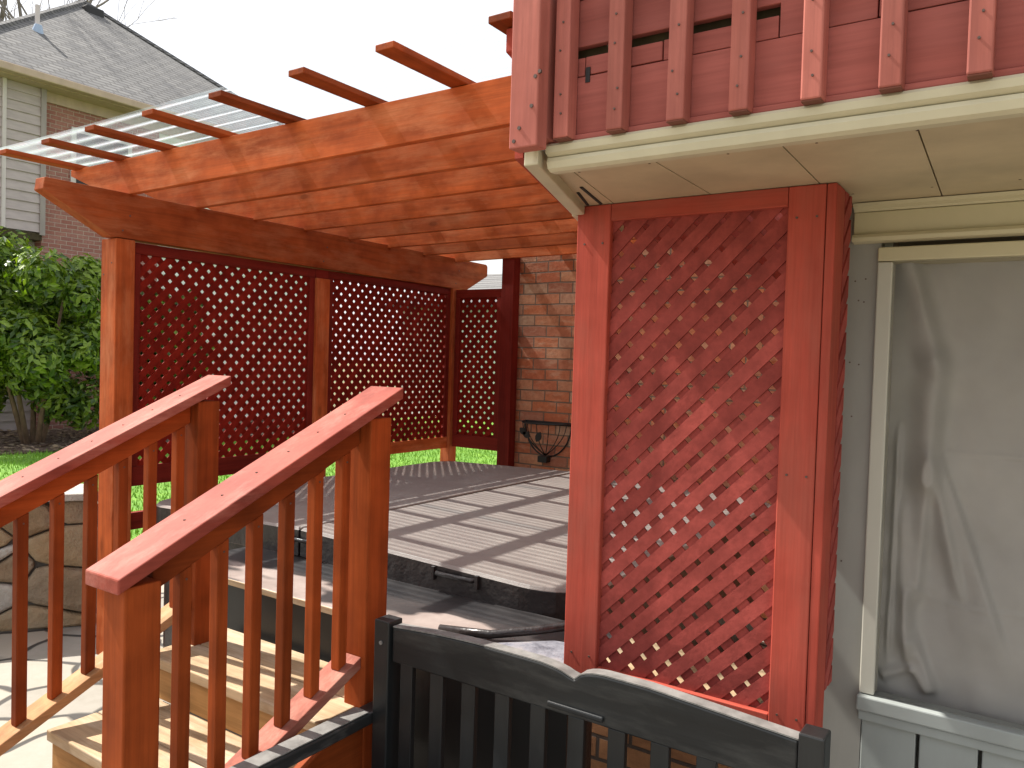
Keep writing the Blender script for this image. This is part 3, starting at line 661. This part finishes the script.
# handles on the skirt
def handle(xa, xb, z, y):
    s = obj('handle', tube(bmesh.new(), [(xa, y + .012, z), (xa + .01, y - .01, z), (xb - .01, y - .01, z), (xb, y + .012, z)], .009, 8), 'vinyl_skirt', TB, smooth=True)
    B('strap', 'vinyl_skirt', TB, xa - .018, xa - .002, y - .012, y + .004, z - .030, z + .022, .002)
    B('strap', 'vinyl_skirt', TB, xb + .002, xb + .018, y - .012, y + .004, z - .030, z + .022, .002)
handle(-1.93, -1.74, .872, Y0 - .004); handle(-2.76, -2.64, .880, Y0 - .004)
bm = bmesh.new(); prism(bm, rounded(X0 + .05, X1 - .05, Y0 + .03, Y1 - .05, (.14,) * 4), 2, 0.0, 0.845); obj('cabinet', bm, 'vinyl_skirt', TB)
# shelf that runs along the front of the tub, above the landing
SH = thing('tub_surround', 'low black box shelf with sun and shade patches painted on top between the stair landing and the hot tub', 'shelf', (-2.0, 2.1, 0))
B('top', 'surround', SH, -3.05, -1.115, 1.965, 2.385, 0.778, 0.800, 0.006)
B('front_panel', 'black_metal', SH, -3.03, -1.115, 1.985, 2.005, 0.0, 0.776, 0.002)
B('edge_trim', 'tread_x', SH, -3.05, -1.115, 1.957, 1.9635, 0.780, 0.802, 0.001)
B('end_panel', 'black_metal', SH, -3.03, -3.01, 2.007, 2.38, 0.0, 0.776, 0.002)
bm = bmesh.new(); tube(bm, [(-1.62, 2.015, .812), (-1.45, 2.06, .818), (-1.33, 2.14, .835), (-1.22, 2.25, .85), (-1.16, 2.34, .86)], .014, 10)
B('plank', 'tread_x', SH, -1.112, -0.62, 2.08, 2.38, 0.775, 0.800, 0.003)
lf = obj('cover_lifter_arm', bm, 'vinyl_skirt', TB, smooth=True)
bm = prism(bmesh.new(), [(-1.43, 2.0), (-1.125, 2.0), (-1.125, 2.20), (-1.27, 2.16)], 2, 0.8015, 0.812)
ST = obj('slate_tile', bm, 'slate', None, bevel=0.003); ST['label'] = 'small grey slate tile lying on the shelf beside the red lattice screen'; ST['category'] = 'tile'

# ------------------------------------------------------------------ bench
BN = thing('bench', 'charcoal painted slatted garden bench with a two-humped back, in front of the lattice screen', 'bench', (-0.98, 1.5, 0))
by0, by1 = 1.722, 1.752
def hump(xa, xb, za, zm, zb, n=18, sharpL=.35, sharpR=.35):
    o = []
    for i in range(n + 1):
        u = i / n; x = xa + (xb - xa) * u
        o.append((x, za, zm, zb, u))
    return o
def top_profile(x):
    a, b = (-1.555, -0.950) if x < -0.950 else (-0.950, -0.405)
    if x < -0.95:
        z = 0.908 + .019 * math.sin(min(1, (x - a) / .35) * math.pi / 2)
        e = (b - x)
        if e < .12: z -= .030 * (1 - math.sqrt(max(0, 1 - ((.12 - e) / .12) ** 2)))
    else:
        z = 0.936 - .022 * max(0, (x + .75) / .35)
        e = x - a
        if e < .09: z -= .036 * (1 - math.sqrt(max(0, 1 - ((.09 - e) / .09) ** 2)))
    return z
n = 70; xs = [-1.556 + (1.556 - .406) * i / n for i in range(n + 1)]
poly = [(x, top_profile(x)) for x in xs] + [(-.406, .812), (-0.90, .814), (-1.556, .808)]
tp = obj('top_rail', prism(bmesh.new(), poly, 1, by0 - .006, by1 + .004), 'charcoal_x', BN, bevel=0.004)
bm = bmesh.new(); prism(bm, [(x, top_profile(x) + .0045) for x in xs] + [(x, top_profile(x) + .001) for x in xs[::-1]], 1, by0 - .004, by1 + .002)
obj('painted_lit_edge', bm, 'lit_edge_and_bolt', BN)  # pale strip paints sunlight along the upper edge of the back
B('carved_block', 'charcoal_x', BN, -1.02, -0.86, by0 - .016, by0 - .0065, .826, .840, .004)
B('back_post', 'charcoal_z', BN, -1.618, -1.560, 1.705, 1.765, 0, .925, .004)
B('back_post', 'charcoal_z', BN, -0.403, -0.350, 1.705, 1.765, 0, .938, .004)
for i in range(10):
    x = -1.529 + .1125 * i
    B('back_slat', 'charcoal_z', BN, x, x + .046, by0 + .002, by0 + .020, .46, .811, .002)
for bx_ in (-1.589, -0.376):
    for bz_ in (.86, .45):
        obj('bolt', tube(bmesh.new(), [(bx_, 1.706, bz_), (bx_, 1.7015, bz_)], .006, 8), 'lit_edge_and_bolt', BN)
B('lower_rail', 'charcoal_x', BN, -1.556, -0.406, by0 - .004, by1, .40, .458, .003)
for i in range(6):
    y = 1.17 + .09 * i
    B('seat_slat', 'charcoal_x', BN, -1.60, -0.36, y, y + .075, .42 - .006 * i, .442 - .006 * i, .003)
for x0, x1 in ((-1.682, -1.622), (-0.346, -0.286)):
    B('painted_lit_edge', 'lit_edge_and_bolt', BN, x0 + .003, x1 - .003, 1.065, 1.70, .6425, .6465, .001)  # pale strip paints sunlight on the armrest top
    obj('armrest', prism(bmesh.new(), [(1.02, .612), (1.05, .597), (1.79, .606), (1.79, .641), (1.06, .641), (1.02, .632)], 0, x0, x1), 'charcoal_y', BN, bevel=0.006)
for x0, x1 in ((-1.675, -1.625), (-0.343, -0.295)):
    B('front_leg', 'charcoal_z', BN, x0, x1, 1.07, 1.12, 0, .598, .004)
    B('side_rail', 'charcoal_y', BN, x0 + .01, x1 - .01, 1.122, 1.703, .36, .415, .003)

# ------------------------------------------------------------------ wrought iron half-round wall basket
WB = thing('wall_basket', 'black wrought iron half-round wall basket with leaf ornaments on the brick wall', 'wall basket', (-3.28, 5.3, 0.92))
cx, zt, rr = -3.285, 1.21, .215
zfun = lambda a: zt - .27 * math.sin(a)
obj('rim', tube(bmesh.new(), [(cx - rr * math.cos(a), 5.385 - .17 * math.sin(a), zt) for a in [k * math.pi / 16 for k in range(17)]], .008, 6), 'black_metal', WB, smooth=True)
B('back_bar', 'black_metal', WB, cx - rr, cx + rr, 5.380, 5.392, zt - .018, zt + .010, .002)
obj('arc', tube(bmesh.new(), [(cx - rr * math.cos(a), 5.388, zfun(a)) for a in [k * math.pi / 20 for k in range(21)]], .006, 6), 'black_metal', WB, smooth=True)
for k in (0.35, .6, .85, 1.1, 1.57, 2.05, 2.5, 2.8):
    xa = cx - rr * math.cos(k); ya = 5.385 - .17 * math.sin(k)
    pts = [(xa + (cx - xa) * u ** 2, ya + (5.36 - ya) * u ** 2, zt - .26 * u) for u in [q / 8 for q in range(9)]]
    obj('rib', tube(bmesh.new(), pts, .0035, 6), 'black_metal', WB, smooth=True)
def leaf(x, z, ang, L=.075):
    bm = bmesh.new(); c = []
    for i in range(11):
        u = i / 10; wv_ = .026 * math.sin(math.pi * u) ** .8
        px, pz = u * L - L / 2, wv_
        c.append((px, pz))
    pts = c + [(a, -b) for a, b in reversed(c[1:-1])]
    pts = [(x + a * math.cos(ang) - b * math.sin(ang), z + a * math.sin(ang) + b * math.cos(ang)) for a, b in pts]
    obj('leaf_ornament', prism(bm, pts, 1, 5.195, 5.205), 'black_metal', WB)
leaf(-3.40, 1.145, -.7); leaf(-3.365, 1.12, -.5); leaf(-3.255, 1.11, 1.2, .085)
B('foot', 'black_metal', WB, cx - .055, cx + .03, 5.33, 5.392, .895, .945, .003)

# ------------------------------------------------------------------ rubble stone wall
SW = thing('stone_wall', 'low ochre rubble stone wall with grey cap behind the farther railing', 'stone wall', (-5.0, 2.3, 0))
A0 = Vector((-6.35, 0.36)); A1 = Vector((-4.79, 2.60)); dr = (A1 - A0).normalized(); nr = Vector((-dr.y, dr.x)); LW = (A1 - A0).length
ang = math.atan2(dr.y, dr.x)
def wl(s, d, z): p = A0 + dr * s + nr * d; return (p.x, p.y, z)
bm = bmesh.new()
q = [wl(0, .03, 0), wl(LW - .03, .03, 0), wl(LW - .03, .33, 0), wl(0, .33, 0)]
prism(bm, [(a, b) for a, b, _ in q], 2, 0, .765); obj('core', bm, 'mortar', SW)
rs = random.Random(11)
sites = []
for j in range(5):
    k = 0
    while k < LW / .31:
        sites.append(((k + .5 + (.5 if j % 2 else 0) + rs.uniform(-.38, .38)) * .31, (j + .5 + rs.uniform(-.36, .36)) * .153 / .75)); k += 1
sites = [q for q in sites if 0 < q[0] < LW]
HW = .765 / .75           # cells are drawn in a squashed space so stones lie flat
for i, (a, c) in enumerate(sites):
    if not 0 < a < LW: continue
    P = [(max(0, a - .5), 0), (min(LW, a + .5), 0), (min(LW, a + .5), HW), (max(0, a - .5), HW)]
    for j, (a2, c2_) in enumerate(sites):
        if i == j or abs(a2 - a) > .9: continue
        nx_, nz_ = a2 - a, c2_ - c; mx_, mz_ = (a + a2) / 2, (c + c2_) / 2; ln = math.hypot(nx_, nz_)
        mx_ -= nx_ / ln * .007; mz_ -= nz_ / ln * .007
        O = []
        for q in range(len(P)):
            u, v = P[q], P[(q + 1) % len(P)]
            fu = (u[0] - mx_) * nx_ + (u[1] - mz_) * nz_; fv = (v[0] - mx_) * nx_ + (v[1] - mz_) * nz_
            if fu <= 0: O.append(u)
            if (fu <= 0) != (fv <= 0): k = fu / (fu - fv); O.append((u[0] + (v[0] - u[0]) * k, u[1] + (v[1] - u[1]) * k))
        P = O
        if not P: break
    if len(P) < 3: continue
    P = [(u, v * .75) for u, v in P]; c = c * .75
    # soften the corners
    Q = []
    for q in range(len(P)):
        u, v, w_ = P[q - 1], P[q], P[(q + 1) % len(P)]
        Q.append((v[0] + (u[0] - v[0]) * .16, v[1] + (u[1] - v[1]) * .16)); Q.append((v[0] + (w_[0] - v[0]) * .16, v[1] + (w_[1] - v[1]) * .16))
    cs = sum(p[0] for p in Q) / len(Q); cz = sum(p[1] for p in Q) / len(Q); df_ = rs.uniform(.012, .03); tl = rs.uniform(-.06, .06)
    bm = bmesh.new(); rings = []
    for f_, d_ in ((1.0, .05), (1.0, .0), (.93, -df_ * .65), (.7, -df_)):
        rings.append([bm.verts.new(wl(cs + (p[0] - cs) * f_, d_ + tl * (p[0] - cs) * (d_ < 0), cz + (p[1] - cz) * f_)) for p in Q])
    for r1, r2 in zip(rings, rings[1:]):
        for q in range(len(Q)): bm.faces.new([r1[q], r1[(q + 1) % len(Q)], r2[(q + 1) % len(Q)], r2[q]])
    bm.faces.new(rings[-1])
    obj('stone', bm, rs.choice(['stone_ochre', 'stone_ochre', 'stone_ochre', 'stone_brown', 'stone_brown', 'stone_grey']), SW, bevel=.006)
s = 0.0
while s < LW:
    e = min(s + rs.uniform(.35, .6), LW + .03)
    bm = bmesh.new(); q = [wl(s + .005, -.04 + rs.uniform(-.015, .01), 0), wl(e - .005, -.04 + rs.uniform(-.015, .01), 0), wl(e - .005, .36, 0), wl(s + .005, .36, 0)]
    prism(bm, [(a, b) for a, b, _ in q], 2, .772, .82 + rs.uniform(-.008, .008)); obj('cap_stone', bm, 'stone_grey', SW, bevel=.008)
    s = e
    if LW - s < .1: break

# ------------------------------------------------------------------ neighbour's brick and siding house
NH = thing('neighbor_house', 'two-storey neighbour house with grey hip roof, grey siding, pink brick and an added pale siding section, at upper left', 'house', (-17, 9, 0))
WX = -16.85
def lapsiding(name, mat, parent, x, y0, y1, z0, z1, pitch=.19, th=.03):
    bm = bmesh.new(); z = z0
    while z < z1 - .01:
        zt_ = min(z + pitch, z1)
        prism(bm, [(x + th, z), (x + .004, zt_), (x - .05, zt_), (x - .05, z)], 1, y0, y1); z = zt_
    return obj(name, bm, mat, parent)
B('brick_wall', 'brick_far', NH, WX - .3, WX, 7.90, 10.4, 0, 6.80, 0)
lapsiding('siding', 'siding_pale', NH, WX - .02, 10.41, 15.0, 0, 6.78)  # pale wall section added to whiten the holes of the lattice screens
lapsiding('siding', 'siding_grey', NH, WX + .12, 6.35, 7.86, 3.95, 6.78)
B('upper_wall', 'siding_grey', NH, WX - .3, WX + .05, 6.35, 7.86, 3.93, 6.78, 0)
B('corner_trim', 'greytrim', NH, WX + .1, WX + .17, 7.80, 7.90, 3.9, 6.78, 0)
B('corner_trim', 'white_trim', NH, WX + .1, WX + .17, 7.10, 7.17, 3.95, 6.78, 0)
B('overhang', 'moss_wood', NH, WX - .6, WX + .12, 6.35, 7.86, 3.80, 3.93, 0)
lapsiding('siding', 'siding_grey', NH, WX - .25, 6.35, 7.89, 0, 3.80)
B('band_board', 'greytrim', NH, WX - .2, WX - .10, 6.35, 7.89, 1.0, 1.12, 0)
B('frieze', 'gutter_tan', NH, WX + .01, WX + .05, 7.91, 15.0, 6.58, 6.80, 0)
B('side_wall', 'brick_far_x', NH, -28, WX - .301, 6.7, 14.9, 0, 6.8, 0)
wn = obj('window', box(bmesh.new(), WX + .005, WX + .05, 8.45, 9.75, 4.6, 6.22), 'white_trim', NH)
B('pane', 'black_metal', wn, WX + .052, WX + .056, 8.55, 9.65, 4.7, 6.12, 0)
pk = Vector((-22.2, 11.45, 11.08)); ea = Vector((-16.3, 5.95, 6.95)); eb = Vector((-16.3, 15.45, 6.95))
bk = Vector((-27, 11.45, 11.08)); ec = Vector((-33, 5.95, 6.95)); ed_ = Vector((-33, 15.45, 6.95))
bm = bmesh.new(); V = [bm.verts.new(p) for p in (pk, ea, eb, bk, ec, ed_)]
for f in ((0, 1, 2), (0, 3, 4, 1), (0, 2, 5, 3), (3, 5, 4)): bm.faces.new([V[i] for i in f])
low = [bm.verts.new(p - Vector((0, 0, .06))) for p in (ea, eb, ed_, ec)]
bm.faces.new(low); 
rf = obj('roof', bm, 'shingles', NH)
for a, b in ((pk, ea), (pk, eb), (pk, bk)):
    obj('ridge_cap', tube(bmesh.new(), [a + Vector((0, 0, .01)), b + Vector((0, 0, .01))], .07, 5), 'shingles', rf)
B('gutter', 'gutter_tan', rf, -16.42, -16.22, 5.95, 15.45, 6.80, 6.95, .02)
B('soffit', 'gutter_tan', NH, WX + .0, -16.4, 5.95, 15.4, 6.785, 6.83, 0)
def on_roof(y, t_):   # t_: 0 at the eave, 1 at the ridge height
    return Vector((-16.3 - 5.9 * t_, y, 6.95 + 4.13 * t_))
bm = bmesh.new(); p = on_roof(11.75, .90); box(bm, p.x - .15, p.x + .15, p.y - .62, p.y - .12, p.z - .22, p.z + .12); obj('roof_vent', bm, 'black_metal', rf, bevel=.05)
p = on_roof(8.62, .40); obj('vent_pipe', tube(bmesh.new(), [p - Vector((0, 0, .2)), p + Vector((0, 0, .55))], .05, 10), 'white_trim', rf)
obj('flashing', tube(bmesh.new(), [p - Vector((0, 0, .1)), p + Vector((.05, 0, .12))], .14, 12, .07), 'blue_grey', rf)
# pale neighbour house straight beyond the screens
N2 = thing('pale_house', 'pale sided single-storey house beyond the lawn, seen through the lattice screens', 'house', (-12, 18, 0))
bm = bmesh.new(); z = 0
while z < 3.3: prism(bm, [(18.0 - .03, z), (18.0 - .004, z + .2), (18.3, z + .2), (18.3, z)], 0, -16.2, -6.0); z += .2
obj('siding', bm, 'siding_pale', N2)
obj('roof', prism(bmesh.new(), [(17.6, 3.25), (22, 4.6), (26.4, 3.25), (26.4, 3.15), (17.6, 3.15)], 0, -16.6, -5.7), 'shingles', N2)
obj('wall', box(bmesh.new(), -16.1, -6.1, 18.31, 26, 0, 3.14), 'siding_pale', N2)
wn = obj('window', box(bmesh.new(), -11.9, -10.3, 17.93, 17.99, 1.0, 2.4), 'white_trim', N2); B('pane', 'black_metal', wn, -11.8, -10.4, 17.92, 17.928, 1.1, 2.3, 0)

# ------------------------------------------------------------------ shrubs and the bare tree
def shrub(label, cx, cy, h, r, n, seed, dark=0.3, zb=.5):
    rs = random.Random(seed); t = thing('shrub', label, 'shrub', (cx, cy, 0), 'clipped evergreen shrubs along the neighbour house')
    bm = bmesh.new()
    for k in range(5):
        a = k * 1.26 + rs.uniform(-.3, .3); x1, y1 = cx + .55 * r * math.cos(a), cy + .55 * r * math.sin(a)
        tube(bm, [(cx + .12 * math.cos(a), cy + .12 * math.sin(a), -.05), (cx + .25 * r * math.cos(a), cy + .25 * r * math.sin(a), h * .3), (x1, y1, h * .7)], .05, 7, .018)
    obj('trunk', bm, 'bark', t, smooth=True)
    cl = []
    for k in range(46):
        while True:
            u = Vector((rs.uniform(-1, 1), rs.uniform(-1, 1), rs.uniform(-1, 1)))
            if .35 < u.length < 1: break
        cl.append((Vector((cx + u.x * r * .86, cy + u.y * r * .86, zb + (h - zb) * (u.z * .44 + .5))), rs.uniform(.16, .34) * r))
    bm = bmesh.new()
    for k in range(n):
        c, rad = rs.choice(cl)
        d = Vector((rs.gauss(0, 1), rs.gauss(0, 1), rs.gauss(0, 1))).normalized() * rad * rs.random() ** .4
        p = c + d; s = rs.uniform(.04, .085)
        nrm = (d.normalized() + Vector((rs.uniform(-.7, .7), rs.uniform(-.7, .7), rs.uniform(-.2, 1)))).normalized()
        u = nrm.orthogonal().normalized(); u = Matrix.Rotation(rs.uniform(0, 6.28), 3, nrm) @ u; v = nrm.cross(u)
        q = [bm.verts.new(p + u * s * 1.2), bm.verts.new(p + v * s * .55), bm.verts.new(p - u * s * 1.2 - nrm * s * .3), bm.verts.new(p - v * s * .55)]
        f = bm.faces.new(q); f.material_index = 1 if rs.random() < dark else 0
    obj('crown', bm, None, t, mats=['leaf', 'leaf_dark'])
    return t
shrub('big bright green shrub with orange-brown stems left of the pergola post', -14.6, 6.75, 3.75, 1.65, 24000, 5, zb=.12)
shrub('lower dark shrub right behind the pergola post', -14.9, 9.3, 3.3, 1.2, 13000, 6, dark=.6, zb=.3)
shrub('small dark shrub at the far left edge, next to the grey siding', -15.6, 5.6, 2.4, 0.8, 7000, 8, dark=.7, zb=.2)

BT = thing('bare_tree', 'bare leafless tree with thin twigs above the neighbour roof', 'tree', (-34, 13.5, 0))
rs = random.Random(21)
bm = bmesh.new(); tw = bmesh.new()
def branch(p, d, L, r, depth):
    pts = [p]; dd = d.copy(); n = 4
    for i in range(n):
        dd = (dd + Vector((rs.uniform(-.22, .22), rs.uniform(-.22, .22), rs.uniform(-.1, .15)))).normalized(); pts.append(pts[-1] + dd * L / n)
    tube(bm if depth < 3 else tw, pts, r, 6 if depth < 3 else 4, r * .5)
    if depth >= 6: return
    for k in range(3 if depth < 5 else 2):
        b = pts[rs.choice([2, 3, 4])]; nd = (dd + Vector((rs.uniform(-1, 1), rs.uniform(-1, 1), rs.uniform(-.3, .7))) * .75).normalized()
        branch(b, nd, L * rs.uniform(.6, .82), r * .52, depth + 1)
branch(Vector((-34, 13.5, 0)), Vector((0, 0, 1)), 9.0, .28, 0)
branch(Vector((-34, 13.5, 7.0)), Vector((.1, .5, .8)), 6.5, .17, 1)
branch(Vector((-34, 13.5, 7.5)), Vector((.1, -.5, .8)), 6.5, .17, 1)
branch(Vector((-34, 13.5, 8.2)), Vector((.2, .1, .9)), 6.5, .17, 1)
obj('trunk', bm, 'bark_grey', BT, smooth=True); obj('crown', tw, 'bark_grey', BT)
